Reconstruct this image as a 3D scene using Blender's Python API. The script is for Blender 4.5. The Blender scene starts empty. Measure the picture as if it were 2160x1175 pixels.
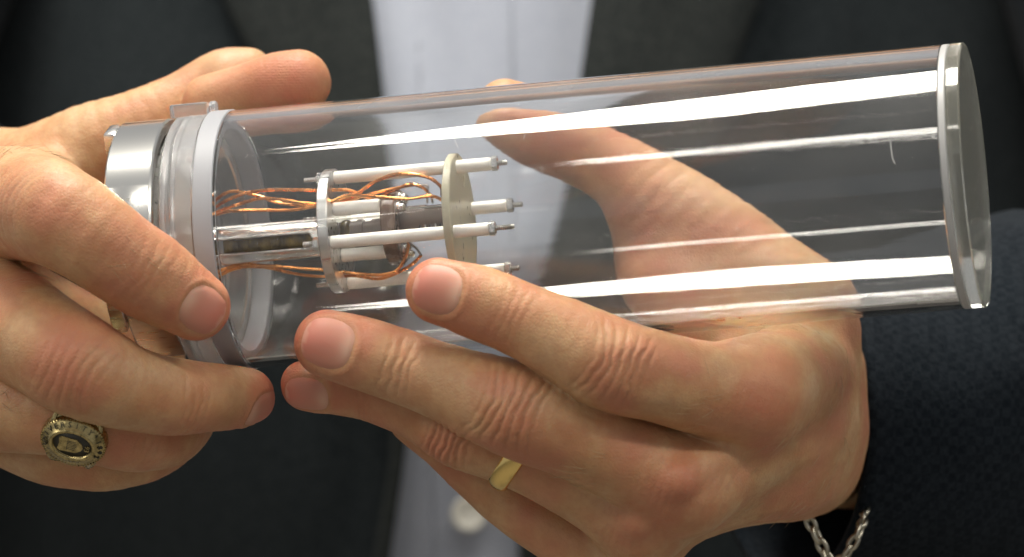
import bpy, bmesh, math, random
import numpy as np
from mathutils import Vector, Matrix

C = bpy.context.scene.collection
random.seed(7)
rng = np.random.default_rng(7)
MM = 0.001
D = 1200.0                      # camera distance to the plane of focus, mm
S = 245.0 / 2160.0              # mm per photograph pixel on that plane
XC, YC = 1080.0, 587.5

# ------------------------------------------------------------------ camera
scn = bpy.context.scene
cam_d = bpy.data.cameras.new('camera')
cam = bpy.data.objects.new('camera', cam_d)
C.objects.link(cam)
cam.location = (0, -D * MM, 0)
cam.rotation_euler = (math.pi / 2, 0, 0)
cam_d.sensor_width = 36
cam_d.lens = 36 / 245.0 * D
cam_d.clip_start = 0.05
cam_d.clip_end = 100
cam_d.dof.use_dof = True
cam_d.dof.focus_distance = (D - 6) * MM
cam_d.dof.aperture_fstop = cam_d.lens / 13.0
cam_d.dof.aperture_blades = 0
scn.camera = cam

# ------------------------------------------------------------------ world, lamps
w = bpy.data.worlds.new('World')
scn.world = w
w.use_nodes = True
bg = w.node_tree.nodes['Background']
bg.inputs[0].default_value = (0.93, 0.93, 0.95, 1)
bg.inputs[1].default_value = 0.34


def area(name, loc, sx, sy, power, col, target=(0, 0, 0)):
    d = bpy.data.lights.new(name, 'AREA')
    d.shape = 'RECTANGLE'
    d.size, d.size_y = sx, sy
    d.energy = power
    d.color = col
    o = bpy.data.objects.new(name, d)
    C.objects.link(o)
    o.location = loc
    v = Vector(target) - Vector(loc)
    o.rotation_euler = v.to_track_quat('-Z', 'Y').to_euler()
    return o


area('ceiling_or_fill_lamp', (-0.15, 0.13, 1.55), 0.98, 0.28, 41, (1.0, 0.95, 0.86))
area('ceiling_or_fill_lamp', (0.28, -1.75, 1.75), 2.5, 0.12, 17, (1.0, 0.95, 0.86))
area('ceiling_or_fill_lamp', (-2.1, -0.9, 1.5), 0.6, 0.6, 15, (1.0, 0.95, 0.86))  # added fill lamp on the left, no known source; highlights for the rings
area('ceiling_or_fill_lamp', (2.0, -1.0, 1.5), 0.6, 0.6, 11, (1.0, 0.95, 0.86))  # its added counterpart on the right, also fill and metal highlights
area('ceiling_or_fill_lamp', (-4.5, -7.5, 1.30), 2.2, 1.4, 130, (1.0, 0.95, 0.86), (-4.5, -7.5, 0))

scn.view_settings.view_transform = 'Standard'
scn.view_settings.look = 'None'
scn.view_settings.exposure = 0.16
scn.view_settings.gamma = 1.0
cy = scn.cycles
cy.max_bounces = 24
cy.transmission_bounces = 24
cy.glossy_bounces = 8
cy.diffuse_bounces = 4
cy.transparent_max_bounces = 16
cy.caustics_reflective = True
cy.caustics_refractive = True
cy.blur_glossy = 0.2
cy.sample_clamp_indirect = 80.0
cy.use_denoising = True


# ------------------------------------------------------------------ coordinates
def P(px, py, y):
    """the point at depth y (mm) seen at this place of the photograph"""
    k = S * (D + y) / D
    return np.array([(px - XC) * k, y, -(py - YC) * k])


def RP(rpx, y):
    return rpx * S * (D + y) / D


# ------------------------------------------------------------------ materials
def mat(name, col=(.8, .8, .8), rough=.5, metal=0., **kw):
    m = bpy.data.materials.new(name)
    m.use_nodes = True
    b = m.node_tree.nodes['Principled BSDF']
    b.inputs['Base Color'].default_value = (*col, 1)
    b.inputs['Roughness'].default_value = rough
    b.inputs['Metallic'].default_value = metal
    for k, v in kw.items():
        b.inputs[k.replace('_', ' ')].default_value = v
    return m


def N(m, t, **kw):
    n = m.node_tree.nodes.new(t)
    for k, v in kw.items():
        setattr(n, k, v)
    return n


def LK(m, a, b):
    m.node_tree.links.new(a, b)


def BS(m):
    return m.node_tree.nodes['Principled BSDF']


def coord(m, scale):
    t = N(m, 'ShaderNodeTexCoord')
    mp = N(m, 'ShaderNodeMapping')
    s = scale if isinstance(scale, tuple) else (scale,) * 3
    mp.inputs['Scale'].default_value = s
    LK(m, t.outputs['Object'], mp.inputs[0])
    return mp.outputs[0]


def mottle(m, col, scale, amount, detail=5, rough=None):
    """grain in colour and gloss"""
    co = coord(m, scale)
    n = N(m, 'ShaderNodeTexNoise')
    n.inputs['Scale'].default_value = 1
    n.inputs['Detail'].default_value = detail
    LK(m, co, n.inputs[0])
    r = N(m, 'ShaderNodeMapRange')
    r.inputs[1].default_value = .3
    r.inputs[2].default_value = .7
    r.inputs[3].default_value = 1 - amount
    r.inputs[4].default_value = 1 + amount
    LK(m, n.outputs[0], r.inputs[0])
    mx = N(m, 'ShaderNodeVectorMath', operation='SCALE')
    mx.inputs[0].default_value = col
    LK(m, r.outputs[0], mx.inputs['Scale'])
    LK(m, mx.outputs[0], BS(m).inputs['Base Color'])
    if rough:
        rr = N(m, 'ShaderNodeMapRange')
        rr.inputs[1].default_value = .3
        rr.inputs[2].default_value = .7
        rr.inputs[3].default_value, rr.inputs[4].default_value = rough
        LK(m, n.outputs[0], rr.inputs[0])
        LK(m, rr.outputs[0], BS(m).inputs['Roughness'])
    return n.outputs[0]


def bump(m, height, strength, dist):
    b = N(m, 'ShaderNodeBump')
    b.inputs['Strength'].default_value = strength
    b.inputs['Distance'].default_value = dist
    LK(m, height, b.inputs['Height'])
    LK(m, b.outputs[0], BS(m).inputs['Normal'])
    return b


M = {}
M['acrylic'] = mat('acrylic', (.985, .99, .988), .0, 0, Transmission_Weight=1., IOR=1.49)
M['flange_acrylic'] = mat('flange_acrylic', (.95, .955, .96), .17, 0, Transmission_Weight=1., IOR=1.49)
M['disc_acrylic'] = mat('disc_acrylic', (.92, .93, .90), .09, 0, Transmission_Weight=1., IOR=1.49)
M['frosted'] = mat('frosted_acrylic', (.46, .47, .50), .45, 0, Transmission_Weight=.35, IOR=1.49)
M['seam'] = mat('seam_acrylic', (.52, .52, .51), .4, 0, Transmission_Weight=.3, IOR=1.49)
m = M['acrylic']
sn = N(m, 'ShaderNodeTexNoise')
sn.inputs['Scale'].default_value = 1
sn.inputs['Detail'].default_value = 5
LK(m, coord(m, (9, 330, 330)), sn.inputs[0])
bump(m, sn.outputs[0], .055, .0003)
sg = N(m, 'ShaderNodeTexNoise')
sg.inputs['Scale'].default_value = 1
sg.inputs['Detail'].default_value = 6
LK(m, coord(m, (40, 70, 70)), sg.inputs[0])
rr = N(m, 'ShaderNodeMapRange')
for i_, v_ in enumerate((.4, .75, .018, .06)):
    rr.inputs[i_ + 1].default_value = v_
LK(m, sg.outputs[0], rr.inputs[0])
LK(m, rr.outputs[0], BS(m).inputs['Roughness'])
df = N(m, 'ShaderNodeBsdfDiffuse')
df.inputs[0].default_value = (.8, .8, .78, 1)
mxs = N(m, 'ShaderNodeMixShader')
r2 = N(m, 'ShaderNodeMapRange')
for i_, v_ in enumerate((.35, .75, .004, .034)):
    r2.inputs[i_ + 1].default_value = v_
LK(m, sg.outputs[0], r2.inputs[0])
LK(m, r2.outputs[0], mxs.inputs[0])
LK(m, BS(m).outputs[0], mxs.inputs[1])
LK(m, df.outputs[0], mxs.inputs[2])
LK(m, mxs.outputs[0], m.node_tree.nodes['Material Output'].inputs[0])
for key, fac, dc in (('flange_acrylic', .16, (.8, .8, .8, 1)), ('disc_acrylic', .09, (.62, .60, .48, 1))):
    m = M[key]
    df = N(m, 'ShaderNodeBsdfDiffuse')
    df.inputs[0].default_value = dc
    mxs = N(m, 'ShaderNodeMixShader')
    mxs.inputs[0].default_value = fac
    LK(m, BS(m).outputs[0], mxs.inputs[1])
    LK(m, df.outputs[0], mxs.inputs[2])
    LK(m, mxs.outputs[0], m.node_tree.nodes['Material Output'].inputs[0])
M['dust'] = mat('dust', (.6, .6, .58), .6)
M['drop'] = mat('water_drop', (1, 1, 1), .02, 0, Transmission_Weight=1., IOR=1.33)
M['polished'] = mat('polished_steel', (.84, .83, .78), .19, 1)
M['polished_dark'] = mat('turned_steel', (.50, .49, .46), .3, 1)
M['steel'] = mat('steel', (.72, .72, .70), .22, 1)
mottle(M['steel'], (.76, .75, .72), (60, 500, 500), .08, 4, (.2, .32))
M['alu'] = mat('aluminium', (.82, .82, .80), .3, 1)
mottle(M['alu'], (.74, .74, .72), (120, 700, 700), .10, 4, (.24, .42))
M['ceramic'] = mat('ceramic', (.88, .86, .80), .5)
mottle(M['ceramic'], (.90, .88, .82), 220, .05, 6)
M['peek'] = mat('beige_plate', (.52, .49, .38), .32, 0, Transmission_Weight=.35, IOR=1.5)
mottle(M['peek'], (.74, .69, .51), (60, 300, 300), .10, 6, (.25, .5))
M['brown'] = mat('brown_resin', (.16, .105, .075), .25, 0)
mottle(M['brown'], (.19, .125, .09), 400, .25, 6, (.15, .4))
M['barrel'] = mat('smoky_barrel', (.22, .18, .15), .16, 0, Coat_Weight=.5)
M['amber'] = mat('amber', (.42, .27, .04), .15, 0, Transmission_Weight=.3)
mottle(M['amber'], (.25, .17, .03), 260, .75, 3)
M['copper'] = mat('copper_wire', (.74, .29, .09), .26, 1)
mottle(M['copper'], (.84, .37, .13), 300, .14, 3, (.18, .32))
M['lead'] = mat('tinned_lead', (.45, .44, .42), .3, 1)
M['black'] = mat('black_gap', (.02, .02, .02), .5)
M['gold'] = mat('gold', (.90, .66, .24), .2, 1)
M['oldgold'] = mat('antique_gold', (.50, .38, .15), .3, 1)
mottle(M['oldgold'], (.42, .335, .155), 900, .4, 5, (.16, .4))
M['patina'] = mat('dark_patina', (.055, .052, .042), .38, .5)
M['silver'] = mat('silver', (.46, .43, .34), .3, 1)
M['button'] = mat('button', (.62, .60, .53), .35)

# skin: pigment from the attribute, noise and pores
m = M['skin'] = mat('skin', (.55, .33, .2), .42, 0, Subsurface_Weight=.42, Subsurface_Scale=.0019)
BS(m).inputs['Subsurface Radius'].default_value = (1.0, .38, .2)
BS(m).inputs['Specular IOR Level'].default_value = .42
at = N(m, 'ShaderNodeAttribute', attribute_name='pigment')
sp = N(m, 'ShaderNodeSeparateColor')
LK(m, at.outputs['Color'], sp.inputs[0])
n1 = N(m, 'ShaderNodeTexNoise')
n1.inputs['Scale'].default_value = 1
n1.inputs['Detail'].default_value = 6
n1.inputs['Roughness'].default_value = .62
LK(m, coord(m, 130), n1.inputs[0])
n2 = N(m, 'ShaderNodeTexNoise')
n2.inputs['Scale'].default_value = 1
n2.inputs['Detail'].default_value = 4
LK(m, coord(m, 700), n2.inputs[0])


def mixc(m, fac, a, b):
    x = N(m, 'ShaderNodeMix', data_type='RGBA')
    for s, v in ((0, fac), (6, a), (7, b)):
        if isinstance(v, (int, float)):
            x.inputs[s].default_value = v
        elif isinstance(v, tuple):
            x.inputs[s].default_value = (*v, 1)
        else:
            LK(m, v, x.inputs[s])
    return x.outputs[2]


def rng_node(m, v, a, b, c=0., d=1.):
    r = N(m, 'ShaderNodeMapRange')
    for i, q in enumerate((a, b, c, d)):
        r.inputs[i + 1].default_value = q
    LK(m, v, r.inputs[0])
    return r.outputs[0]


base = mixc(m, rng_node(m, n1.outputs[0], .32, .68), (.54, .318, .155), (.42, .212, .092))
n3 = N(m, 'ShaderNodeTexNoise')
n3.inputs['Scale'].default_value = 1
n3.inputs['Detail'].default_value = 3
LK(m, coord(m, 62), n3.inputs[0])
base = mixc(m, rng_node(m, n3.outputs[0], .46, .70, 0, .75), base, (.47, .175, .10))
base = mixc(m, rng_node(m, n3.outputs[0], .5, .28, 0, .5), base, (.56, .40, .235))
base = mixc(m, rng_node(m, n2.outputs[0], .45, .75, 0, .42), base, (.42, .205, .115))
mred = N(m, 'ShaderNodeMath', operation='MULTIPLY')
LK(m, sp.outputs[0], mred.inputs[0])
LK(m, rng_node(m, n1.outputs[0], .25, .75, .6, 1.25), mred.inputs[1])
mred.use_clamp = True
base = mixc(m, mred.outputs[0], base, (.48, .165, .095))
base = mixc(m, sp.outputs[1], base, (.64, .46, .29))
base = mixc(m, sp.outputs[2], base, (.30, .135, .085))
LK(m, base, BS(m).inputs['Base Color'])
vo = N(m, 'ShaderNodeTexVoronoi', feature='DISTANCE_TO_EDGE')
vo.inputs['Scale'].default_value = 1
wv = N(m, 'ShaderNodeTexNoise')
wv.inputs['Scale'].default_value = 1
wv.inputs['Detail'].default_value = 3
LK(m, coord(m, 420), wv.inputs[0])
cadd = N(m, 'ShaderNodeMix', data_type='VECTOR')
cadd.inputs[0].default_value = .12
LK(m, coord(m, 1150), cadd.inputs[4])
wsc = N(m, 'ShaderNodeVectorMath', operation='SCALE')
wsc.inputs['Scale'].default_value = 6
LK(m, wv.outputs[1], wsc.inputs[0])
LK(m, wsc.outputs[0], cadd.inputs[5])
LK(m, cadd.outputs[1], vo.inputs[0])
hmix = N(m, 'ShaderNodeMath', operation='MULTIPLY_ADD')
LK(m, rng_node(m, vo.outputs[0], 0, .25), hmix.inputs[0])
hmix.inputs[1].default_value = .5
LK(m, wv.outputs[0], hmix.inputs[2])
bump(m, hmix.outputs[0], .45, .0002)
wav = N(m, 'ShaderNodeTexWave', bands_direction='Z')
wav.inputs['Scale'].default_value = .5
wav.inputs['Distortion'].default_value = 9
wav.inputs['Detail'].default_value = 1
wav.inputs['Detail Scale'].default_value = .15
LK(m, coord(m, (300, 300, 900)), wav.inputs[0])
fpm = N(m, 'ShaderNodeMath', operation='MULTIPLY')
LK(m, wav.outputs[1], fpm.inputs[0])
LK(m, rng_node(m, at.outputs['Alpha'], 1, 0, 0, 1), fpm.inputs[1])
fpb = N(m, 'ShaderNodeBump')
fpb.inputs['Strength'].default_value = .16
fpb.inputs['Distance'].default_value = .00025
LK(m, fpm.outputs[0], fpb.inputs['Height'])
for n_ in m.node_tree.nodes:
    if n_.type == 'BUMP' and n_ != fpb:
        LK(m, fpb.outputs[0], n_.inputs['Normal'])
LK(m, rng_node(m, n2.outputs[0], .3, .7, .46, .62), BS(m).inputs['Roughness'])

m = M['nail'] = mat('fingernail', (.60, .33, .25), .54, 0, Subsurface_Weight=.4, Subsurface_Scale=.0015, Coat_Weight=.0)
at = N(m, 'ShaderNodeAttribute', attribute_name='pigment')
sp = N(m, 'ShaderNodeSeparateColor')
LK(m, at.outputs['Color'], sp.inputs[0])
nb = mixc(m, sp.outputs[0], (.50, .235, .155), (.54, .155, .115))
nb = mixc(m, sp.outputs[1], nb, (.70, .50, .36))
LK(m, nb, BS(m).inputs['Base Color'])


def cloth(name, col, col2, thread, rough=.95, check=0):
    m = mat(name, col, rough, 0, Sheen_Weight=.03, Specular_IOR_Level=.08)
    co = coord(m, thread)
    tex = N(m, 'ShaderNodeTexNoise')
    tex.inputs['Scale'].default_value = 1
    tex.inputs['Detail'].default_value = 4
    LK(m, co, tex.inputs[0])
    f = rng_node(m, tex.outputs[0], .35, .65)
    if check:
        ch = N(m, 'ShaderNodeTexChecker')
        ch.inputs['Scale'].default_value = 1
        LK(m, coord(m, check), ch.inputs[0])
        mm = N(m, 'ShaderNodeMath', operation='MULTIPLY_ADD')
        LK(m, ch.outputs[1], mm.inputs[0])
        mm.inputs[1].default_value = .45
        m2 = N(m, 'ShaderNodeMath', operation='MULTIPLY')
        LK(m, f, m2.inputs[0])
        m2.inputs[1].default_value = .55
        LK(m, m2.outputs[0], mm.inputs[2])
        f = mm.outputs[0]
    LK(m, mixc(m, f, col, col2), BS(m).inputs['Base Color'])
    bump(m, tex.outputs[0], .5, .0004)
    return m


M['jacket'] = cloth('jacket_wool', (.010, .0135, .016), (.030, .036, .038), 900)
M['lapel'] = cloth('lapel_wool', (.013, .016, .0165), (.036, .0395, .037), 900)
M['sleeve'] = cloth('sleeve_wool', (.004, .0065, .0095), (.0125, .0165, .021), 900, check=430)
M['shirt'] = cloth('shirt_cotton', (.41, .44, .52), (.46, .49, .56), 700, .8)
M['lining'] = mat('lining', (.008, .008, .010), .6)


# ------------------------------------------------------------------ object helpers
def empty(name, label, cat, mw=None, group=None):
    o = bpy.data.objects.new(name, None)
    o.empty_display_size = .01
    C.objects.link(o)
    if mw is not None:
        o.matrix_world = mw
    o['label'] = label
    o['category'] = cat
    if group:
        o['group'] = group
    return o


def mk(name, verts, faces, m, parent=None, sharp=35, smooth=True, origin=None):
    """one mesh object; verts in mm, in the parent's frame (origin: point taken off, mm)"""
    v = np.asarray(verts, dtype=float)
    if origin is not None:
        v = v - np.asarray(origin)
    me = bpy.data.meshes.new(name)
    me.from_pydata((v * MM).tolist(), [], [tuple(f) for f in faces])
    me.materials.append(m if not isinstance(m, str) else M[m])
    if smooth:
        me.shade_smooth()
        if sharp:
            me.set_sharp_from_angle(angle=math.radians(sharp))
    me.update()
    o = bpy.data.objects.new(name, me)
    C.objects.link(o)
    if parent is not None:
        o.parent = parent
    return o


def copy_to(o, parent, mw_local=None):
    c = o.copy()
    C.objects.link(c)
    c.parent = parent
    if mw_local is not None:
        c.matrix_local = mw_local
    for ch in list(o.children):
        copy_to(ch, c)
    return c


def lathe(profile, n=96, closed=True, ctr=(0, 0), a0=None, a1=None):
    """profile of (u, r) turned about local x; angle 0 up, 90 toward the camera (-y)"""
    prof = list(profile)
    full = a0 is None
    k = n if full else n + 1
    V, F, rows = [], [], []
    for (u, r) in prof:
        if r <= 1e-9:
            V.append((u, ctr[0], ctr[1]))
            rows.append([len(V) - 1] * k)
            continue
        row = []
        for i in range(k):
            a = 2 * math.pi * i / n if full else math.radians(a0 + (a1 - a0) * i / n)
            V.append((u, ctr[0] - r * math.sin(a), ctr[1] + r * math.cos(a)))
            row.append(len(V) - 1)
        rows.append(row)
    m_ = len(rows)
    for j in range(m_ if closed else m_ - 1):
        A, B = rows[j], rows[(j + 1) % m_]
        for i in range(n if full else n):
            i2 = (i + 1) % n if full else i + 1
            f = [A[i], B[i], B[i2], A[i2]]
            g = []
            for q in f:
                if q not in g:
                    g.append(q)
            if len(g) >= 3:
                F.append(g)
    if not full and closed:
        F.append([r[0] for r in rows][::-1])
        F.append([r[-1] for r in rows])
    return V, F


def fix_normals(o):
    bm = bmesh.new()
    bm.from_mesh(o.data)
    bmesh.ops.recalc_face_normals(bm, faces=bm.faces)
    bm.to_mesh(o.data)
    bm.free()
    return o


def ring_profile(u0, u1, r0, r1, b=.3):
    """closed bevelled section of a ring, r1 outer"""
    return [(u0 + b, r1), (u1 - b, r1), (u1, r1 - b), (u1, r0 + b), (u1 - b, r0), (u0 + b, r0), (u0, r0 + b), (u0, r1 - b)]


def disc_profile(u0, u1, r, b=.3):
    return [(u0, 0), (u0, r - b), (u0 + b, r), (u1 - b, r), (u1, r - b), (u1, 0)]


def sweep(pts, rad, n=10, caps=True):
    """round tube along points (mm)"""
    pts = np.asarray(pts, float)
    rad = np.full(len(pts), rad) if np.isscalar(rad) else np.asarray(rad, float)
    T = np.gradient(pts, axis=0)
    T /= np.linalg.norm(T, axis=1)[:, None]
    up = np.array([0, 0, 1.]) if abs(T[0][2]) < .9 else np.array([0, 1., 0])
    V, F = [], []
    nrm = np.cross(T[0], up)
    nrm /= np.linalg.norm(nrm)
    for i in range(len(pts)):
        nrm = nrm - T[i] * nrm.dot(T[i])
        nrm /= np.linalg.norm(nrm)
        bi = np.cross(T[i], nrm)
        for j in range(n):
            a = 2 * math.pi * j / n
            V.append(pts[i] + rad[i] * (math.cos(a) * nrm + math.sin(a) * bi))
    for i in range(len(pts) - 1):
        for j in range(n):
            j2 = (j + 1) % n
            F.append([i * n + j, i * n + j2, (i + 1) * n + j2, (i + 1) * n + j])
    if caps:
        F.append(list(range(n))[::-1])
        F.append([(len(pts) - 1) * n + j for j in range(n)])
    return V, F


def catmull(pts, sub=6):
    p = np.asarray(pts, float)
    p = np.vstack([2 * p[0] - p[1], p, 2 * p[-1] - p[-2]])
    out = []
    for i in range(1, len(p) - 2):
        for k in range(sub):
            t = k / sub
            out.append(.5 * ((2 * p[i]) + (-p[i - 1] + p[i + 1]) * t + (2 * p[i - 1] - 5 * p[i] + 4 * p[i + 1] - p[i + 2]) * t * t
                             + (-p[i - 1] + 3 * p[i] - 3 * p[i + 1] + p[i + 2]) * t ** 3))
    out.append(p[-2])
    return np.array(out)


def rbox(c, s, b=.3):
    """bevelled box"""
    bm = bmesh.new()
    bmesh.ops.create_cube(bm, size=1)
    for v in bm.verts:
        v.co = Vector((c[0] + v.co.x * s[0], c[1] + v.co.y * s[1], c[2] + v.co.z * s[2]))
    bmesh.ops.bevel(bm, geom=bm.edges[:], offset=b, segments=2, affect='EDGES', profile=.5)
    V = [tuple(v.co) for v in bm.verts]
    F = [[v.index for v in f.verts] for f in bm.faces]
    bm.free()
    return V, F


def join(*parts):
    V, F = [], []
    for v, f in parts:
        n = len(V)
        V += [tuple(q) for q in v]
        F += [[i + n for i in q] for q in f]
    return V, F


def text_mesh(s, size, depth):
    cu = bpy.data.curves.new('t', 'FONT')
    cu.body = s
    cu.size = size * MM
    cu.extrude = depth * MM
    cu.align_x = 'CENTER'
    cu.align_y = 'CENTER'
    cu.resolution_u = 3
    o = bpy.data.objects.new('t', cu)
    C.objects.link(o)
    bpy.context.view_layer.update()
    me = bpy.data.meshes.new_from_object(o.evaluated_get(bpy.context.evaluated_depsgraph_get()))
    V = [tuple(np.array(v.co) / MM) for v in me.vertices]
    F = [list(p.vertices) for p in me.polygons]
    bpy.data.objects.remove(o)
    bpy.data.curves.remove(cu)
    bpy.data.meshes.remove(me)
    return V, F


# unseen floor added far below the view, for the gold rings to reflect
m = M['carpet'] = mat('carpet', (.24, .22, .19), .95)
mottle(m, (.24, .22, .19), 60, .3)
fl = mk('floor', [(-6000, -6000, -1150), (6000, -6000, -1150), (6000, 6000, -1150), (-6000, 6000, -1150)], [(0, 1, 2, 3)], 'carpet', None, smooth=False)
fl['kind'] = 'structure'
fl['label'] = 'plain carpet floor, added unseen for ring reflections'

# ------------------------------------------------------------------ the tube's frame
TH = math.radians(10.5)
XA0 = P(1100, 453, 0)[0]


def axis_depth(px):
    y = 0.
    for _ in range(8):
        y = -(P(px, 0, y)[0] - XA0) * math.tan(TH)
    return y


A0 = P(487, 507, axis_depth(487))
A1 = P(2035, 371, axis_depth(2035))
ex = (A1 - A0) / np.linalg.norm(A1 - A0)
ez = np.array([0, 0, 1.]) - ex * ex[2]
ez /= np.linalg.norm(ez)
ey = np.cross(ez, ex)
TM = Matrix(((ex[0], ey[0], ez[0], A0[0] * MM), (ex[1], ey[1], ez[1], A0[1] * MM), (ex[2], ey[2], ez[2], A0[2] * MM), (0, 0, 0, 1)))


def U(px):
    """how far along the tube its axis crosses this column of the photograph"""
    lo, hi = -120., 300.
    for _ in range(50):
        mid = (lo + hi) / 2
        q = A0 + ex * mid
        if XC + q[0] / (S * (D + q[1]) / D) < px:
            lo = mid
        else:
            hi = mid
    return lo


def LOC(px, py, dy=0.):
    """tube-frame point seen at (px, py), dy mm behind the axis"""
    q = P(px, py, axis_depth(px) + dy) - A0
    return np.array([q @ ex, q @ ey, q @ ez])


RT = 31.3

# ------------------------------------------------------------------ the instrument
T = empty('sensor_tube', 'clear acrylic tube with metal collar, white rods and copper wires inside, held in both hands', 'instrument', TM)


def part(name, vf, m, parent=None, **kw):
    o = mk(name, vf[0], vf[1], m, parent or T, **kw)
    return fix_normals(o)


part('acrylic_tube', lathe(ring_profile(U(517), U(2012), RT - 2.5, RT, .12), 160), 'acrylic')
part('seam_ring', lathe(ring_profile(U(2012) + .05, U(2028), RT - 2.8, RT - .05, .25), 160), 'seam')
part('end_disc', lathe(disc_profile(U(2028) + .05, U(2058), RT + .05, .35), 160), 'disc_acrylic')
part('frosted_ring', lathe(ring_profile(U(475), U(516.5), RT - 4.5, RT + .25, .25), 160), 'frosted')
part('flange', lathe(ring_profile(U(425), U(475) - .06, 23.5, RT - .35, .4), 160), 'flange_acrylic')
part('flange', lathe(ring_profile(U(404), U(424.5), 22, RT - .45, .5), 160), 'flange_acrylic')
uu = U(385)
part('clear_tab', rbox((U(425), 2, RT + .9), (9.4, 9, 3.3), .5), 'flange_acrylic')
part('tab_pin', (lambda v, f: ([(q[0], q[1] - 2.0, q[2] + RT + .9) for q in v], f))(*lathe(disc_profile(U(471), U(471) + 1.6, 1.7, .25), 24)), 'flange_acrylic')
# metal collar (an open band), its narrow tail, and the parts on it
RC = 30.7
part('metal_collar', lathe(ring_profile(U(290), U(388), RC - 3.2, RC, .45), 120, a0=-150, a1=104), 'polished')
part('collar_band', lathe(ring_profile(U(278), U(308), RC - 3.0, RC + .2, .3), 24, a0=104.3, a1=131), 'steel')

part('inner_flange', lathe(ring_profile(U(300), U(392), 19, RC - 4.0, .5), 96), 'alu')
# flat pad on the collar's front with a raised letter and a round recess
ang = math.radians(68)
def collar_frame(adeg, r, u):
    a = math.radians(adeg)
    rad_ = np.array([0, -math.sin(a), math.cos(a)])
    tan_ = np.array([0, -math.cos(a), -math.sin(a)])
    return np.array([u, 0, 0]) + rad_ * r, np.array([1., 0, 0]), tan_, rad_
def onto(vf, fr, rot=0.):
    o_, x_, y_, z_ = fr
    c, s = math.cos(rot), math.sin(rot)
    return [tuple(o_ + (v[0] * c - v[1] * s) * x_ + (v[0] * s + v[1] * c) * y_ + v[2] * z_) for v in vf[0]], vf[1]
part('collar_lug', onto(rbox((0, 0, 0), (3.0, 8, 6), .8), collar_frame(19, RC - 3.0, U(290) - 1.3)), 'steel')
pad = part('collar_pad', onto(rbox((0, 0, 0), (10.6, 14, .8), .2), collar_frame(76, RC - .35, U(339))), 'polished')
part('letter', onto(text_mesh('N', 3.2, .12), collar_frame(67.5, RC + .18, U(337)), math.pi / 2), 'polished_dark', pad, sharp=30)
part('recess', onto(lathe(disc_profile(-.1, .12, 1.7, .05), 32), (lambda f: (f[0], f[3], f[1], f[2]))(collar_frame(75.5, RC + .1, U(334)))), 'steel', pad)
for a_ in (84, 98):
    o_ = collar_frame(a_, RC - 1.7, U(388))[0]
    v_, f_ = lathe(disc_profile(0, 1.2, .9, .2), 16)
    part('screw', ([(q[0] + o_[0], q[1] + o_[1], q[2] + o_[2]) for q in v_], f_), 'steel')

# --- inside: centre pipe with a slot, plates, rods
pc = (0.0, -1.2)
na, nu = 72, 70
u0, u1 = U(470), U(702)
V, F = [], []
su0, su1 = U(400), U(668)
for i in range(nu + 1):
    for j in range(na):
        a = 2 * math.pi * j / na
        V.append((u0 + (u1 - u0) * i / nu, pc[0] - 4.7 * math.sin(a), pc[1] + 4.7 * math.cos(a)))
for i in range(nu):
    for j in range(na):
        uc = u0 + (u1 - u0) * (i + .5) / nu
        ac = math.degrees(2 * math.pi * (j + .5) / na)
        arc = (ac - 97) / 57.3 * 4.7
        rr_ = 2.0
        e = max(0, uc - (su1 - rr_))
        if uc < su1 and abs(arc) < (math.sqrt(max(0, rr_ ** 2 - e * e)) if e > 0 else rr_):
            continue
        F.append([i * na + j, i * na + (j + 1) % na, (i + 1) * na + (j + 1) % na, (i + 1) * na + j])
pipe = part('slotted_pipe', (V, F), 'steel')
sm = pipe.modifiers.new('wall', 'SOLIDIFY')
sm.thickness = .8 * MM
sm.offset = -1
part('amber_core', lathe([(u, 3.0 + .5 * math.sin(u * 1.9) * math.sin(u * .7)) for u in np.linspace(u0 + 1, u1 - 2, 30)], 32, closed=False, ctr=pc), 'amber', pipe)


part('aluminium_plate', lathe(disc_profile(U(699), U(721), 15.0, .25), 120), 'alu')


def bool_cut(o, cutters):
    for vf in cutters:
        c = mk('cutter', vf[0], vf[1], 'black', o.parent, smooth=False)
        fix_normals(c)
        b = o.modifiers.new('cut', 'BOOLEAN')
        b.object = c
        b.solver = 'EXACT'
        bpy.context.view_layer.update()
        me = bpy.data.meshes.new_from_object(o.evaluated_get(bpy.context.evaluated_depsgraph_get()))
        o.modifiers.clear()
        o.data = me
        bpy.data.objects.remove(c)
    me.shade_smooth()
    me.set_sharp_from_angle(angle=math.radians(35))
    return o


def xcyl(u0, u1, r, c, n=32):
    return lathe([(u0, 0), (u0, r), (u1, r), (u1, 0)], n, closed=False, ctr=c)


pl = part('beige_plate', lathe(disc_profile(U(962), U(979), 16.0, .25), 120), 'peek')
bool_cut(pl, [xcyl(U(940), U(1000), 1.5, (4.5, 9.4)), xcyl(U(940), U(1000), .5, (6.5, 3.0)), xcyl(U(940), U(1000), .5, (6.5, -1.0)), xcyl(U(940), U(1000), .45, (8.0, 1.5))])


def nut(u, c, r=1.75, t=1.5):
    V, F = [], []
    bm = bmesh.new()
    return [(u, 0), (u, r - .15), (u + .2, r), (u + t - .2, r), (u + t, r - .15), (u + t, 0)], c


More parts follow.
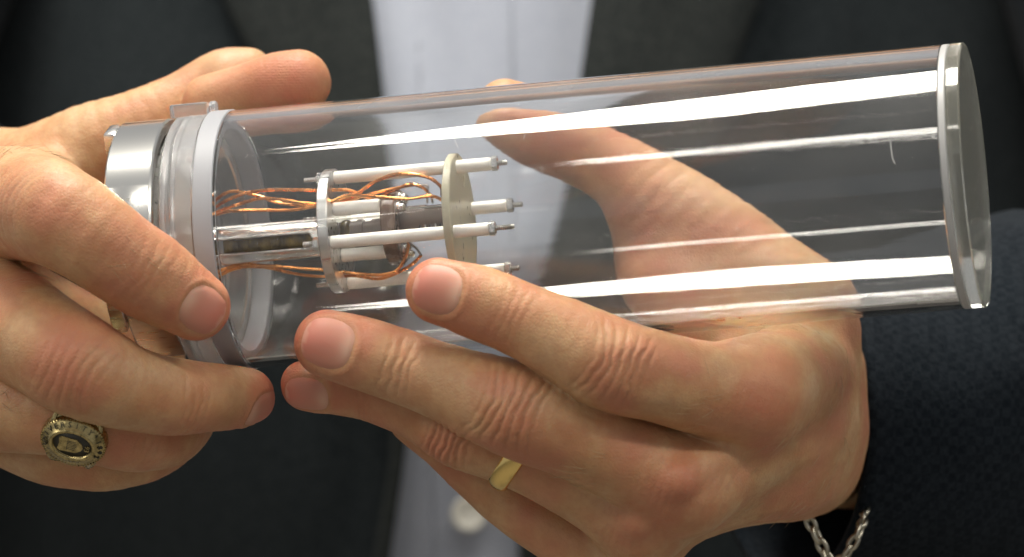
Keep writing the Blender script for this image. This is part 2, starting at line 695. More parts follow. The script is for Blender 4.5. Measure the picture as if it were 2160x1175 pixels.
uE = U(1052)
for k, (phi, stud_l) in enumerate(((13, 2.2), (103, 4.4), (193, 2.0), (283, 2.3))):
    c = (-13.0 * math.sin(math.radians(phi)), 13.0 * math.cos(math.radians(phi)))
    r = part('ceramic_rod', lathe(disc_profile(U(721) + .05, uE, 1.55, .2), 28, ctr=c), 'ceramic')
    prof, _ = nut(uE + .05, c)
    part('hex_nut', lathe(prof, 6, closed=False, ctr=c), 'steel', r, sharp=20)
    th = [(uE + 1.5, 0), (uE + 1.5, .62)]
    for q in range(int(stud_l / .45)):
        th += [(uE + 1.6 + q * .45, .52), (uE + 1.82 + q * .45, .66)]
    th += [(uE + 1.6 + stud_l, .5), (uE + 1.7 + stud_l, 0)]
    part('stud', lathe(th, 14, closed=False, ctr=c), 'polished_dark', r)
    un = U(699)
    prof, _ = nut(un - 1.65, c, 1.6)
    part('hex_nut', lathe(prof, 6, closed=False, ctr=c), 'steel', r, sharp=20)
    tail = (3.2, 2.6, 3.6, 4.0)[k]
    th = [(un - 1.6 - tail, 0), (un - 1.6 - tail, .5)] + [(un - 1.6 - tail + .2 + q * .2, .55 if q % 2 else .68) for q in range(int(tail / .2) - 1)] + [(un - 1.6, .6), (un - 1.6, 0)]
    part('stud', lathe(th, 14, closed=False, ctr=c), 'steel', r)
uB = U(820)
for c in ((-6.6, 5.0), (-1.5, -6.0), (6.5, 1.0)):
    part('spacer_rod', lathe(disc_profile(U(721) + .05, uB - .05, 1.6, .2), 28, ctr=c), 'ceramic')
part('spring', sweep([(u, -5.0 + .55 * math.cos(u * 14), 3.1 + .55 * math.sin(u * 14)) for u in np.linspace(U(655), U(697), 260)], .16, 5), 'steel')
part('resin_disc', lathe(disc_profile(uB, U(850), 9.2, .35), 80, ctr=(0, -.2)), 'brown')
part('sensor_barrel', lathe([(U(721) + .1, 0), (U(721) + .1, 2.6), (U(760), 2.6), (U(760), 2.9), (U(772), 2.9), (U(772), 2.3), (U(790), 2.3), (U(790), 2.7), (U(819.5), 2.7), (U(819.5), 0)], 40, closed=False, ctr=(-1, -.6)), 'barrel')
part('amber_bead', lathe([(U(735) - 2.2 + .44 * i, 3.1 * math.sqrt(max(0, 1 - ((i - 5) / 5) ** 2))) for i in range(11)], 32, closed=False, ctr=(-1.0, -.6)), 'amber')
bar = part('sensor_barrel', lathe([(U(850) + .05, 0), (U(850) + .05, 2.9), (U(905), 2.9), (U(905), 2.65), (U(961.5), 2.65), (U(961.5), 0)], 48, closed=False, ctr=(-1, 1.6)), 'barrel')
for q in range(7):
    u_ = U(893) + q * 1.25
    part('pin', rbox((u_, -3.4, -.95), (.35, .5, 1.2), .08), 'lead' if q % 2 else 'black', bar)
part('rail', rbox(((U(868) + U(958)) / 2, -3.0, 3.7), (9.6, .5, .25), .08), 'lead', bar)
for c, rr_ in (((-4.2, 4.0), 1.5), ((-.5, 6.2), 1.9), ((-2.0, -5.4), 1.9), ((2.0, -7.0), 1.3)):
    s_ = part('screw', lathe([(U(850) + .02, 0), (U(850) + .02, rr_), (U(850) + .8, rr_), (U(850) + .8, rr_ * .72), (U(850) + 1.5, rr_ * .72), (U(850) + 2.1, rr_ * .4), (U(850) + 2.2, 0)], 12, closed=False, ctr=c), 'steel', sharp=25)
part('solder_ball', lathe([(U(949) - 1.3 + .26 * i, 1.3 * math.sqrt(max(0, 1 - ((i - 5) / 5) ** 2))) for i in range(11)], 20, closed=False, ctr=LOC(930, 404, -2)[1:]), 'lead')

WIRES = [
    ([(438, 440, 0), (470, 412, -3), (498, 404, -4), (545, 414, -5), (600, 430, -5), (672, 434, -6), (735, 424, -6), (780, 410, -6), (840, 396, -7), (870, 391, -7), (884, 390, -6)], .34),
    ([(440, 452, 0), (470, 428, -4), (520, 408, -6), (580, 401, -7), (672, 402, -7), (740, 402, -6), (785, 420, -4), (830, 402, -6), (865, 389, -8), (893, 396, -8), (903, 404, -7)], .34),
    ([(436, 458, 0), (480, 440, -6), (545, 420, -7), (600, 422, -8), (672, 430, -7), (740, 416, -6), (790, 385, -6), (830, 370, -6), (870, 368, -6), (910, 377, -5), (932, 395, -4), (934, 412, -3)], .36),
    ([(436, 462, 0), (480, 447, -9), (550, 444, -9), (620, 443, -9), (690, 430, -9), (735, 412, -8), (800, 416, -9), (860, 420, -9), (910, 414, -8), (938, 424, -5)], .36),
    ([(445, 580, 2), (500, 560, 0), (560, 560, 0), (640, 566, 0), (700, 570, 0), (745, 576, -2), (800, 580, -3), (835, 572, -4), (855, 545, -5), (866, 505, -6)], .36),
    ([(445, 592, 2), (500, 566, 2), (560, 564, 2), (640, 580, 2), (700, 584, 1), (750, 582, -1), (800, 588, -2), (840, 575, -3), (872, 556, -4), (890, 538, -5)], .34),
]
for pts, r in WIRES:
    part('copper_wire', sweep(catmull([LOC(*p) for p in pts], 9), r * 1.18, 10), 'copper')
for pts in ([(884, 390, -6), (903, 392, -6), (902, 408, -6), (903, 428, -5)], [(903, 404, -7), (910, 412, -6), (914, 428, -5)], [(890, 538, -5), (880, 524, -5), (868, 514, -6), (862, 505, -6)]):
    part('tinned_lead', sweep(catmull([LOC(*p) for p in pts], 5), .3, 8), 'lead')

# dust specks, drops and scratches stuck on the acrylic
def on_tube(px, py, r):
    y = axis_depth(px)
    q = P(px, py, y) - A0
    u, z = q @ ex, q @ ez
    z = max(-r * .999, min(r * .999, z))
    return np.array([u, -math.sqrt(r * r - z * z), z])
V, F = [], []
ico = bmesh.new()
bmesh.ops.create_icosphere(ico, subdivisions=1, radius=1)
iv = [np.array(v.co) for v in ico.verts]
iF = [[v.index for v in f.verts] for f in ico.faces]
ico.free()
for k in range(150):
    if k < 60:
        px, py = rng.normal(505, 30), 268 + abs(rng.normal(0, 26))
    elif k < 90:
        px, py = rng.normal(1080, 130), rng.normal(300, 30)
    else:
        px, py = rng.uniform(480, 1950), rng.uniform(250, 600)
    if not 480 < px < 1980:
        continue
    r_ = float(rng.uniform(.04, .13) if k < 60 else rng.uniform(.03, .075))
    c = on_tube(px, py, RT - 2.5 if k < 60 else RT)
    n0 = len(V)
    V += [tuple(c + q * np.array([r_, r_, r_ * rng.uniform(.8, 2.2)])) for q in iv]
    F += [[i + n0 for i in f] for f in iF]
d_ = mk('dust_speck', V, F, 'dust', T)
d_['kind'] = 'stuff'
V, F = [], []
for (x0, y0, x1, y1) in ((990, 280, 1012, 318), (1086, 268, 1078, 286), (1108, 270, 1122, 290), (1150, 280, 1146, 300), (1490, 250, 1500, 256), (1905, 290, 1912, 340), (1912, 340, 1918, 352)):
    v_, f_ = sweep([on_tube(x0 + (x1 - x0) * t, y0 + (y1 - y0) * t, RT + .01) for t in np.linspace(0, 1, 5)], .055 if x0 < 1900 else .1, 5)
    n0 = len(V)
    V += [tuple(q) for q in v_]
    F += [[i + n0 for i in f] for f in f_]
s_ = mk('scratch', V, F, 'dust', T)
s_['kind'] = 'stuff'

# ------------------------------------------------------------------ hands: a distance field meshed by surface nets
def prim(p, a, ra, b, rb):
    ba = b - a
    l2 = max(float(ba @ ba), 1e-9)
    px, py, pz = p[0] - a[0], p[1] - a[1], p[2] - a[2]
    h = np.clip((px * ba[0] + py * ba[1] + pz * ba[2]) / l2, 0, 1)
    return np.sqrt((px - ba[0] * h) ** 2 + (py - ba[1] * h) ** 2 + (pz - ba[2] * h) ** 2) - (ra + (rb - ra) * h)


def smin(a, b, k):
    h = np.maximum(k - np.abs(a - b), 0) / k
    return np.minimum(a, b) - h * h * k * .25


def chain3(pts):
    """(px, py, depth, radius px) -> (x, y, z, r) in mm"""
    return np.array([[*P(p[0], p[1], p[2]), RP(p[3], p[2])] for p in pts])


class Hand:
    def __init__(self, fingers, palm, ridges, kf=1.0, kp=6.0):
        self.fingers = []
        for pts in fingers:
            q = catmull(chain3(pts), 4)
            self.fingers.append([(q[i, :3], q[i, 3], q[i + 1, :3], q[i + 1, 3]) for i in range(len(q) - 1)])
        self.palm = []
        for pts in palm:
            q = catmull(chain3(pts), 3)
            self.palm.append([(q[i, :3], q[i, 3], q[i + 1, :3], q[i + 1, 3]) for i in range(len(q) - 1)])
        self.ridges = []
        for pts in ridges:
            q = catmull(chain3(pts), 3)
            self.ridges.append([(q[i, :3], q[i, 3], q[i + 1, :3], q[i + 1, 3]) for i in range(len(q) - 1)])
        self.kf, self.kp = kf, kp

    def grid(self, lo, hi, h):
        lo, hi = np.array(lo, float), np.array(hi, float)
        n = np.ceil((hi - lo) / h).astype(int) + 1
        ax = [(lo[i] + h * np.arange(n[i])).astype(np.float32) for i in range(3)]
        BIG = np.float32(14)

        def chain_into(G, segs):
            for a, ra, b, rb in segs:
                rr_ = max(ra, rb) + 9
                s = []
                for i in range(3):
                    i0 = int(max(0, (min(a[i], b[i]) - rr_ - lo[i]) / h))
                    i1 = int(min(n[i], (max(a[i], b[i]) + rr_ - lo[i]) / h + 2))
                    s.append(slice(i0, i1))
                if any(q.start >= q.stop for q in s):
                    continue
                s = tuple(s)
                p = (ax[0][s[0]][:, None, None], ax[1][s[1]][None, :, None], ax[2][s[2]][None, None, :])
                G[s] = np.minimum(G[s], prim(p, a, ra, b, rb).astype(np.float32))
        fin = np.full(n, BIG, np.float32)
        for f in self.fingers:
            g = np.full(n, BIG, np.float32)
            chain_into(g, f)
            fin = smin(fin, g, self.kf)
        pal = np.full(n, BIG, np.float32)
        for f in self.palm:
            g = np.full(n, BIG, np.float32)
            chain_into(g, f)
            pal = smin(pal, g, 5.0)
        d = smin(pal, fin, self.kp)
        for f in self.ridges:
            g = np.full(n, BIG, np.float32)
            chain_into(g, f)
            d = smin(d, g, 2.5)
        # press flat against the tube, flange and collar
        X = ax[0][:, None, None] - A0[0]
        Y = ax[1][None, :, None] - A0[1]
        Z = ax[2][None, None, :] - A0[2]
        u = X * ex[0] + Y * ex[1] + Z * ex[2]
        rad = np.sqrt(np.maximum(X * X + Y * Y + Z * Z - u * u, 0))
        cyl = np.maximum(rad - (RT + .33), np.maximum(U(283) - u, u - U(2060)))
        d = -smin(-d, cyl.astype(np.float32), 1.2)
        return d, lo


def surface_nets(Fd, lo, h):
    ins = Fd < 0
    c = [ins[i:ins.shape[0] - 1 + i, j:ins.shape[1] - 1 + j, k:ins.shape[2] - 1 + k] for i in (0, 1) for j in (0, 1) for k in (0, 1)]
    s = np.zeros(c[0].shape, np.int8)
    for q in c:
        s += q
    act = (s > 0) & (s < 8)
    I = np.argwhere(act)
    vid = np.full(act.shape, -1, np.int64)
    vid[act] = np.arange(len(I))
    corners = np.array([(i, j, k) for i in (0, 1) for j in (0, 1) for k in (0, 1)])
    vals = np.stack([Fd[I[:, 0] + o[0], I[:, 1] + o[1], I[:, 2] + o[2]] for o in corners], 1)
    acc = np.zeros((len(I), 3))
    cnt = np.zeros(len(I))
    for a in range(8):
        for b in range(a + 1, 8):
            if np.abs(corners[a] - corners[b]).sum() != 1:
                continue
            va, vb = vals[:, a], vals[:, b]
            x = (va < 0) != (vb < 0)
            t = np.where(x, va / np.where(x, va - vb, 1), 0)
            acc[x] += (corners[a] + t[:, None] * (corners[b] - corners[a]))[x]
            cnt[x] += 1
    V = (I + acc / cnt[:, None]) * h + lo
    Q = []
    for axis in range(3):
        sl0 = [slice(1, -1)] * 3
        sl1 = [slice(1, -1)] * 3
        sl0[axis] = slice(0, -1)
        sl1[axis] = slice(1, None)
        a, b = ins[tuple(sl0)], ins[tuple(sl1)]
        E = np.argwhere(a != b)
        flip = a[a != b]
        off = np.ones(3, int)
        off[axis] = 0
        E = E + off
        o1, o2 = [q for q in range(3) if q != axis]
        def cell(d1, d2):
            e = E.copy()
            e[:, o1] += d1
            e[:, o2] += d2
            return vid[e[:, 0], e[:, 1], e[:, 2]]
        q = np.stack([cell(-1, -1), cell(0, -1), cell(0, 0), cell(-1, 0)], 1)
        if axis == 1:
            flip = ~flip
        q[~flip] = q[~flip][:, ::-1]
        Q.append(q)
    Q = np.vstack(Q)
    Q = Q[(Q >= 0).all(1)]
    return V, Q


def vnormals(V, Q):
    n = np.cross(V[Q[:, 2]] - V[Q[:, 0]], V[Q[:, 3]] - V[Q[:, 1]])
    N_ = np.zeros_like(V)
    for k in range(4):
        for i in range(3):
            N_[:, i] += np.bincount(Q[:, k], n[:, i], len(V))
    return N_ / np.maximum(np.linalg.norm(N_, axis=1), 1e-9)[:, None]


def smooth_mesh(V, Q, it, lam):
    e = np.vstack([Q[:, [k, (k + 1) % 4]] for k in range(4)])
    e = np.vstack([e, e[:, ::-1]])
    deg = np.bincount(e[:, 0], minlength=len(V))
    for j in range(it):
        A = np.stack([np.bincount(e[:, 0], V[e[:, 1], i], len(V)) for i in range(3)], 1) / np.maximum(deg, 1)[:, None]
        V = V + (lam if j % 2 == 0 else -lam * .93) * (A - V)
    return V


def vnoise(p, seed=0):
    p = np.asarray(p)
    i = np.floor(p).astype(np.int64)
    f = p - i
    f = f * f * (3 - 2 * f)
    out = 0
    for a in (0, 1):
        for b in (0, 1):
            for c in (0, 1):
                hsh = ((i[:, 0] + a) * 374761393 + (i[:, 1] + b) * 668265263 + (i[:, 2] + c) * 2147483647 + seed * 974711) & 0x7fffffff
                hsh = (hsh ^ (hsh >> 13)) * 1274126177 & 0x7fffffff
                hsh = hsh ^ (hsh >> 16)
                v = (hsh & 0xffff) / 65535.
                out = out + v * (f[:, 0] if a else 1 - f[:, 0]) * (f[:, 1] if b else 1 - f[:, 1]) * (f[:, 2] if c else 1 - f[:, 2])
    return out * 2 - 1


def unit(v):
    v = np.asarray(v, float)
    return v / np.linalg.norm(v)


def frame(c, t, n):
    t = unit(t)
    n = np.asarray(n, float)
    n = unit(n - t * (n @ t))
    return np.asarray(c), t, n, np.cross(t, n)


def detail(V, Nn, joints, nails, pads, lines):
    """creases, knuckles, nail beds; returns displacement and pigment (red, pale, dark)"""
    disp = np.zeros(len(V))
    pig = np.zeros((len(V), 4))
    pig[:, 3] = 1
    wob = vnoise(V / 2.6, 3)
    wob2 = vnoise(V / 1.1, 4)
    disp += .22 * vnoise(V / 9., 1) + .10 * vnoise(V / 4., 2) + .03 * wob2
    for (c, t, n, b, r, kind, amp) in joints:
        rel = V - c
        dist = np.linalg.norm(rel, axis=1)
        i = np.where(dist < 2.2 * r)[0]
        rel = rel[i]
        s, wd, hn = rel @ t, rel @ b, rel @ n
        facing = np.clip((Nn[i] @ n - .05) / .45, 0, 1)
        g = facing * (hn > 0)
        s = s + .45 * wob[i] + .18 * wob2[i]
        d = np.zeros(len(i))
        if kind == 'pip':
            d += amp * .6 * np.exp(-(s / (.75 * r)) ** 2 - (wd / (.8 * r)) ** 2)
            d += amp * .4 * (np.exp(-((s + .1 * r) / (.35 * r)) ** 2 - ((wd - .42 * r) / (.3 * r)) ** 2) + np.exp(-((s + .1 * r) / (.35 * r)) ** 2 - ((wd + .42 * r) / (.3 * r)) ** 2))
            for (s0, cv, a) in ((-.52, -.22, .5), (-.30, -.26, .9), (-.13, -.10, .8), (.06, .05, 1.), (.24, .20, .85), (.42, .30, .9), (.62, .26, .5)):
                q = s - (s0 * r + cv * wd * wd / r)
                d -= amp * .62 * a * np.exp(-(q / .42) ** 2) * np.exp(-(wd / (.72 * r)) ** 4)
            pig[i, 0] += .55 * g * np.exp(-(s / (.8 * r)) ** 2 - (wd / (.8 * r)) ** 2)
            pig[i, 2] += .10 * g * np.exp(-(s / (.5 * r)) ** 2 - (wd / (.6 * r)) ** 2)
        elif kind == 'dip':
            for (s0, cv, a) in ((-.34, -.2, .55), (-.1, -.05, .8), (.12, .1, .9), (.36, .2, .6)):
                q = s - (s0 * r + cv * wd * wd / r)
                d -= amp * .42 * a * np.exp(-(q / .4) ** 2) * np.exp(-(wd / (.75 * r)) ** 4)
            pig[i, 0] += .25 * g * np.exp(-(s / (.9 * r)) ** 2)
        elif kind == 'mcp':
            d += amp * .8 * np.exp(-(s / (.7 * r)) ** 2 - (wd / (.7 * r)) ** 2)
            for q_ in range(-5, 6):
                q = s - (q_ * .17 * r + .12 * wd * wd / r * (1 if q_ > 0 else -1) + .5 * wob[i])
                d -= amp * .10 * np.exp(-(q / .4) ** 2) * np.exp(-(wd / (.8 * r)) ** 4)
            pig[i, 0] += .68 * g * np.exp(-(s / (.75 * r)) ** 2 - (wd / (.75 * r)) ** 2)
        disp[i] += d * g
    for (c, t, n, b, hw, hl, r) in nails:
        rel = V - c
        i = np.where(np.linalg.norm(rel, axis=1) < 2.4 * r)[0]
        rel = rel[i]
        s, wd, hn = rel @ t, rel @ b, rel @ n
        e = ((np.abs(s) / hl) ** 2.6 + (np.abs(wd) / hw) ** 2.6) ** (1 / 2.6)
        g = (hn > -.55 * r) * (Nn[i] @ n > -.15)
        d = -.30 * np.clip((1.04 - e) / .08, 0, 1)
        d += .24 * np.exp(-((e - 1.17) / .10) ** 2) * np.clip(.9 - .9 * s / hl, .15, 1)
        disp[i] += d * g
        pig[i, 0] += .55 * g * np.exp(-((e - 1.35) / .4) ** 2)
        pig[i, 0] += .5 * np.exp(-(np.linalg.norm(rel - t * .9 * hl, axis=1) / (1.1 * r)) ** 2)
    for (c, r, red, pale) in pads:
        q = np.exp(-(np.linalg.norm(V - c, axis=1) / r) ** 2)
        pig[:, 0] += red * q
        pig[:, 1] += pale * q
    for (pts, depth, width) in lines:
        pts = np.asarray(pts)
        best = np.full(len(V), 1e9)
        for a, b in zip(pts[:-1], pts[1:]):
            ba = b - a
            h = np.clip(((V - a) @ ba) / (ba @ ba), 0, 1)
            best = np.minimum(best, np.linalg.norm(V - a - h[:, None] * ba, axis=1))
        disp -= depth * np.exp(-((best + .3 * wob) / width) ** 2)
    for (c, r) in PRINTS:
        pig[:, 3] -= np.exp(-(np.linalg.norm(V - c, axis=1) / r) ** 4)
    pig = np.clip(pig, 0, 1)
    return disp, pig


def set_pigment(me, pig):
    a = me.color_attributes.new('pigment', 'FLOAT_COLOR', 'POINT')
    a.data.foreach_set('color', np.asarray(pig, np.float32).ravel())


# fingers: (px, py, depth, radius px); tip last
LH = dict(  # the hand on the right of the photograph (the person's left)
    index=[(1590, 830, -14, 112), (1490, 820, -22, 100), (1390, 796, -29, 96), (1290, 768, -33, 100), (1185, 715, -33, 88), (1085, 668, -32, 80), (1000, 635, -31, 77), (925, 614, -30, 70)],
    middle=[(1440, 1020, -14, 108), (1320, 965, -20, 96), (1200, 912, -24, 96), (1080, 862, -26, 101), (960, 815, -23, 83), (855, 777, -20, 79), (770, 748, -19, 78), (692, 725, -18, 72)],
    ring=[(1350, 1098, -8, 92), (1225, 1022, -12, 80), (1095, 958, -13, 76), (970, 906, -13, 80), (880, 862, -9, 66), (785, 832, -5, 60), (710, 818, -2, 56), (645, 812, 0, 54)],
    pinky=[(1320, 1215, 2, 80), (1220, 1150, 2, 68), (1100, 1072, 3, 66), (1010, 1000, 5, 60), (930, 935, 9, 52), (870, 890, 12, 48)],
    thumb=[(1650, 690, 34, 146), (1540, 560, 40, 128), (1420, 450, 44, 108), (1310, 355, 46, 84), (1215, 300, 46, 80), (1130, 262, 44, 78), (1065, 228, 42, 62)],
)
LPALM = [
    [(1590, 830, -12, 110), (1660, 800, 2, 116), (1695, 800, 34, 118), (1720, 830, 100, 125)],
    [(1440, 1015, -10, 105), (1600, 925, 2, 110), (1690, 900, 24, 122), (1720, 890, 100, 130)],
    [(1350, 1095, -4, 92), (1500, 1030, 4, 88), (1620, 1000, 12, 100), (1692, 975, 30, 110), (1720, 940, 100, 125)],
    [(1320, 1205, 8, 80), (1420, 1095, 14, 72), (1540, 1045, 20, 74), (1670, 1000, 36, 92), (1720, 950, 100, 115)],
    [(1650, 700, 32, 140), (1690, 760, 46, 120), (1720, 830, 100, 120)],
    [(1560, 860, 10, 110), (1640, 780, 22, 130), (1660, 700, 32, 140)],
    [(1400, 480, 46, 104), (1425, 590, 42, 122), (1490, 720, 28, 130), (1580, 820, 16, 110)],
    [(1450, 940, 8, 100), (1600, 900, 16, 130)],
]
LRIDGE = [
    [(1560, 845, -24, 34), (1650, 830, -13, 26), (1740, 815, 6, 22)],
    [(1500, 960, -13, 14), (1570, 975, -7, 14), (1640, 930, -9, 14), (1700, 940, 6, 14)],
    [(1650, 880, -12, 13), (1690, 800, -4, 13), (1700, 740, 12, 13)],
    [(1430, 1010, -26, 40), (1580, 930, -12, 24), (1720, 880, 4, 22)],
    [(1345, 1092, -17, 40), (1500, 1015, -6, 20), (1660, 960, 4, 18)],
    [(1480, 640, 40, 20), (1600, 700, 20, 22), (1700, 720, 14, 18)],
]
RH = dict(  # the hand on the left of the photograph (the person's right)
    index=[(-40, 460, 40, 135), (30, 430, 8, 122), (105, 447, -24, 112), (180, 490, -30, 104), (250, 540, -30, 97), (330, 592, -27, 91), (412, 645, -24, 74)],
    middle=[(-130, 640, 30, 125), (-20, 660, 6, 122), (85, 722, -18, 112), (170, 775, -26, 108), (270, 818, -22, 90), (370, 836, -14, 82), (460, 838, -5, 72), (520, 836, 2, 60)],
    ring=[(-140, 830, 20, 110), (-40, 850, 2, 102), (80, 864, -8, 94), (174, 882, -12, 90), (270, 912, -8, 82), (345, 915, 4, 74), (390, 890, 22, 62), (400, 850, 36, 56)],
    pinky=[(-130, 890, 34, 90), (0, 908, 22, 74), (110, 952, 14, 74), (220, 964, 12, 72), (310, 950, 18, 66), (360, 925, 32, 58), (370, 880, 44, 52)],
    thumb=[(-40, 430, 80, 150), (80, 395, 66, 132), (190, 330, 58, 110), (300, 272, 56, 86), (390, 222, 58, 72), (470, 170, 60, 66), (525, 158, 60, 54)],
    pad=[(440, 215, 46, 58), (520, 190, 44, 58), (590, 176, 42, 66), (630, 172, 41, 68)],
)
RPALM = [
    [(-40, 460, 40, 135), (-120, 520, 95, 150), (-215, 600, 165, 170)],
    [(-130, 640, 30, 125), (-180, 640, 95, 150), (-215, 620, 165, 170)],
    [(-140, 830, 20, 110), (-200, 760, 95, 140), (-215, 640, 165, 170)],
    [(-130, 890, 34, 90), (-190, 860, 105, 120), (-215, 680, 165, 150)],
    [(-40, 430, 74, 145), (-120, 500, 110, 150), (-215, 600, 170, 170)],
    [(60, 640, 34, 84), (190, 710, 48, 84), (330, 760, 54, 60)],
    [(60, 420, 42, 110), (-20, 520, 60, 130), (-60, 700, 66, 120), (-60, 880, 60, 100)],
]
RRIDGE = [[(480, 160, 56, 52), (520, 150, 58, 44)]]

CAMV = np.array([0, -1., 0])


def pt(h, f, i):
    q = h[f][i]
    return P(q[0], q[1], q[2]), RP(q[3], q[2])


def J(h, f, i, n, kind, amp=1., dx=0, dy=0):
    c, r = pt(h, f, i)
    if dx or dy:
        q = h[f][i]
        c = P(q[0] + dx, q[1] + dy, q[2])
    t = pt(h, f, min(i + 1, len(h[f]) - 1))[0] - pt(h, f, i - 1)[0]
    return (*frame(c, t, n), r, kind, amp)


def NAIL(h, f, n, hw, hl, back):
    """nail frame near the tip: hw, hl half sizes in mm, back from the tip along the finger"""
    c, r = pt(h, f, -1)
    t = unit(c - pt(h, f, -2)[0])
    cc, t, n, b = frame(c - t * back, t, n)
    return (cc, t, n, b, hw, hl, r)


nL_i, nL_m, nL_r = (-.05, -1, .12), (-.05, -1, .02), (-.02, -.8, -.45)
joints_L = [J(LH, 'index', 3, nL_i, 'pip', 1.0, 0, 4), J(LH, 'index', 5, nL_i, 'dip', .6), J(LH, 'middle', 3, nL_m, 'pip', 1.35), J(LH, 'middle', 5, nL_m, 'dip', 1.2),
            J(LH, 'ring', 3, nL_r, 'pip', 1.2), J(LH, 'ring', 5, nL_r, 'dip', .9),
            J(LH, 'index', 0, (.15, -1, 0), 'mcp', .8, 0, 20), J(LH, 'middle', 0, (0, -1, -.1), 'mcp', 1.1), J(LH, 'ring', 0, (0, -1, -.3), 'mcp', 1.0), J(LH, 'thumb', 4, (.5, .3, 1), 'pip', .7)]
nails_L = [NAIL(LH, 'index', (-.10, -1, .10), 5.7, 6.0, .6), NAIL(LH, 'middle', (.05, -1, 0.02), 5.9, 6.4, 1.0), NAIL(LH, 'ring', (-.1, -.85, -.42), 4.4, 5.6, 2.0)]
nR_i, nR_m = (-.05, -1, .12), (0, -.85, -.45)
joints_R = [J(RH, 'index', 2, (-.45, -1, .05), 'pip', .45), J(RH, 'index', 5, nR_i, 'dip', .5, -40, -25), J(RH, 'middle', 3, (-.2, -1, -.1), 'pip', .55), J(RH, 'middle', 5, nR_m, 'dip', .9),
            J(RH, 'ring', 4, (.1, -1, -.2), 'dip', .6)]
nails_R = [NAIL(RH, 'index', (.12, -1, 0), 5.5, 5.5, -.5), NAIL(RH, 'middle', (.25, -.8, -.52), 4.6, 5.6, -.4)]


def L3(*pts):
    return [P(*p) for p in pts]


pads_L = [(P(1100, 250, 36), 13, .55, 0), (P(1330, 470, 30), 18, .45, 0), (P(1400, 560, 28), 18, .35, 0), (P(880, 560, -30), 6, .3, 0), (P(640, 690, -20), 6, .3, 0), (P(605, 805, 0), 6, .6, 0)]
PRINTS = [(P(610, 185, 32), 9.5)]
pads_R = [(P(75, 490, -30), 4, 0, .6), (P(160, 395, -20), 5, 0, .4), (P(130, 440, -34), 6, .4, 0), (P(610, 185, 34), 12, .95, 0), (P(480, 660, -24), 5, .35, 0), (P(560, 840, 0), 6, .5, 0), (P(300, 560, -36), 10, .2, 0), (P(150, 470, -34), 8, .25, .0), (P(60, 580, -10), 7, .4, 0), (P(480, 130, 50), 8, 0, .5)]
lines_L = [(L3((1180, 850, -34), (1260, 884, -32), (1340, 890, -30), (1400, 884, -27)), .25, .8),
           (L3((1540, 700, -22), (1590, 740, -20), (1615, 800, -18)), .35, 1.2), (L3((1615, 740, -16), (1640, 820, -14), (1630, 900, -12)), .22, .9),
           (L3((1260, 905, -34), (1300, 890, -33)), .2, .7), (L3((1505, 740, -28), (1530, 800, -27), (1525, 850, -27)), .15, .7),
           (L3((1660, 640, 0), (1690, 760, -2), (1680, 860, -2)), .12, .9), (L3((1300, 420, 26), (1330, 470, 26), (1375, 460, 28)), .6, 1.4)]
lines_R = [(L3((100, 560, -34), (150, 590, -33), (200, 610, -31)), .2, .8), (L3((150, 330, 10), (190, 372, 6), (222, 395, 0)), .25, 1.),
           (L3((395, 790, -22), (390, 840, -24), (380, 890, -20)), .22, .6), (L3((420, 800, -18), (416, 850, -20), (405, 895, -18)), .18, .6),
           (L3((0, 560, -20), (60, 600, -20), (110, 640, -18)), .3, 1.2), (L3((140, 350, 20), (170, 350, 14), (200, 375, 10)), .2, .8)]

H = .5
person_base = np.array([0, 400., -500.])
PERSON = empty('person', 'person in dark suit jacket and pale blue shirt holding the clear tube', 'person', Matrix.Translation(person_base * MM))


def build_hand(h, palm, ridges, lo, hi, joints, nails, pads, lines):
    hand = Hand(list(h.values()), palm, ridges)
    d, lo_ = hand.grid(lo, hi, H)
    V, Q = surface_nets(d, lo_, H)
    V = smooth_mesh(V, Q, 6, .55)
    Nn = vnormals(V, Q)
    disp, pig = detail(V, Nn, joints, nails, pads, lines)
    V2 = V + Nn * disp[:, None]
    return V, V2, Q, Nn, pig


def box_of(h, palm, pad=12):
    q = np.vstack([chain3(p) for p in list(h.values()) + palm])
    return q[:, :3].min(0) - pad - q[:, 3].max() * .6, q[:, :3].max(0) + pad + q[:, 3].max() * .6


lo, hi = box_of(LH, LPALM)
hi[0] = P(1930, 0, 40)[0]
L0, L1, LQ, LN, LP = build_hand(LH, LPALM, LRIDGE, lo, hi, joints_L, nails_L, pads_L, lines_L)
lo, hi = box_of(RH, RPALM)
lo[0] = P(-230, 0, 100)[0]
R0, R1, RQ, RN, RPg = build_hand(RH, RPALM, RRIDGE, lo, hi, joints_R, nails_R, pads_R, lines_R)
# arms inside the sleeves carry on from the wrists to the shoulders and across the chest
arm = catmull([P(1725, 890, 90), P(2250, 885, 150), (260, 300, -60), (235, 410, 60), (190, 460, 190), (0, 470, 215), (-190, 460, 190), (-240, 420, 60), (-285, 330, -80), P(-420, 740, 250), P(-200, 625, 165)], 8)
ar = catmull([(24,), (30,), (40,), (45,), (50,), (60,), (50,), (45,), (40,), (30,), (24,)], 8)[:, 0] if False else np.interp(np.linspace(0, 1, len(arm)), np.linspace(0, 1, 11), [22, 28, 38, 44, 50, 58, 50, 44, 38, 28, 20])
aV, aF = sweep(arm, ar, 24)
V = np.vstack([L1, R1, np.array(aV)])
F = LQ.tolist() + (RQ + len(L1)).tolist() + [[i + len(L1) + len(R1) for i in f] for f in aF]
body = mk('body', V, F, 'skin', PERSON, sharp=0, origin=person_base)
set_pigment(body.data, np.vstack([LP, RPg, np.tile([0, 0, 0, 1], (len(aV), 1))]))


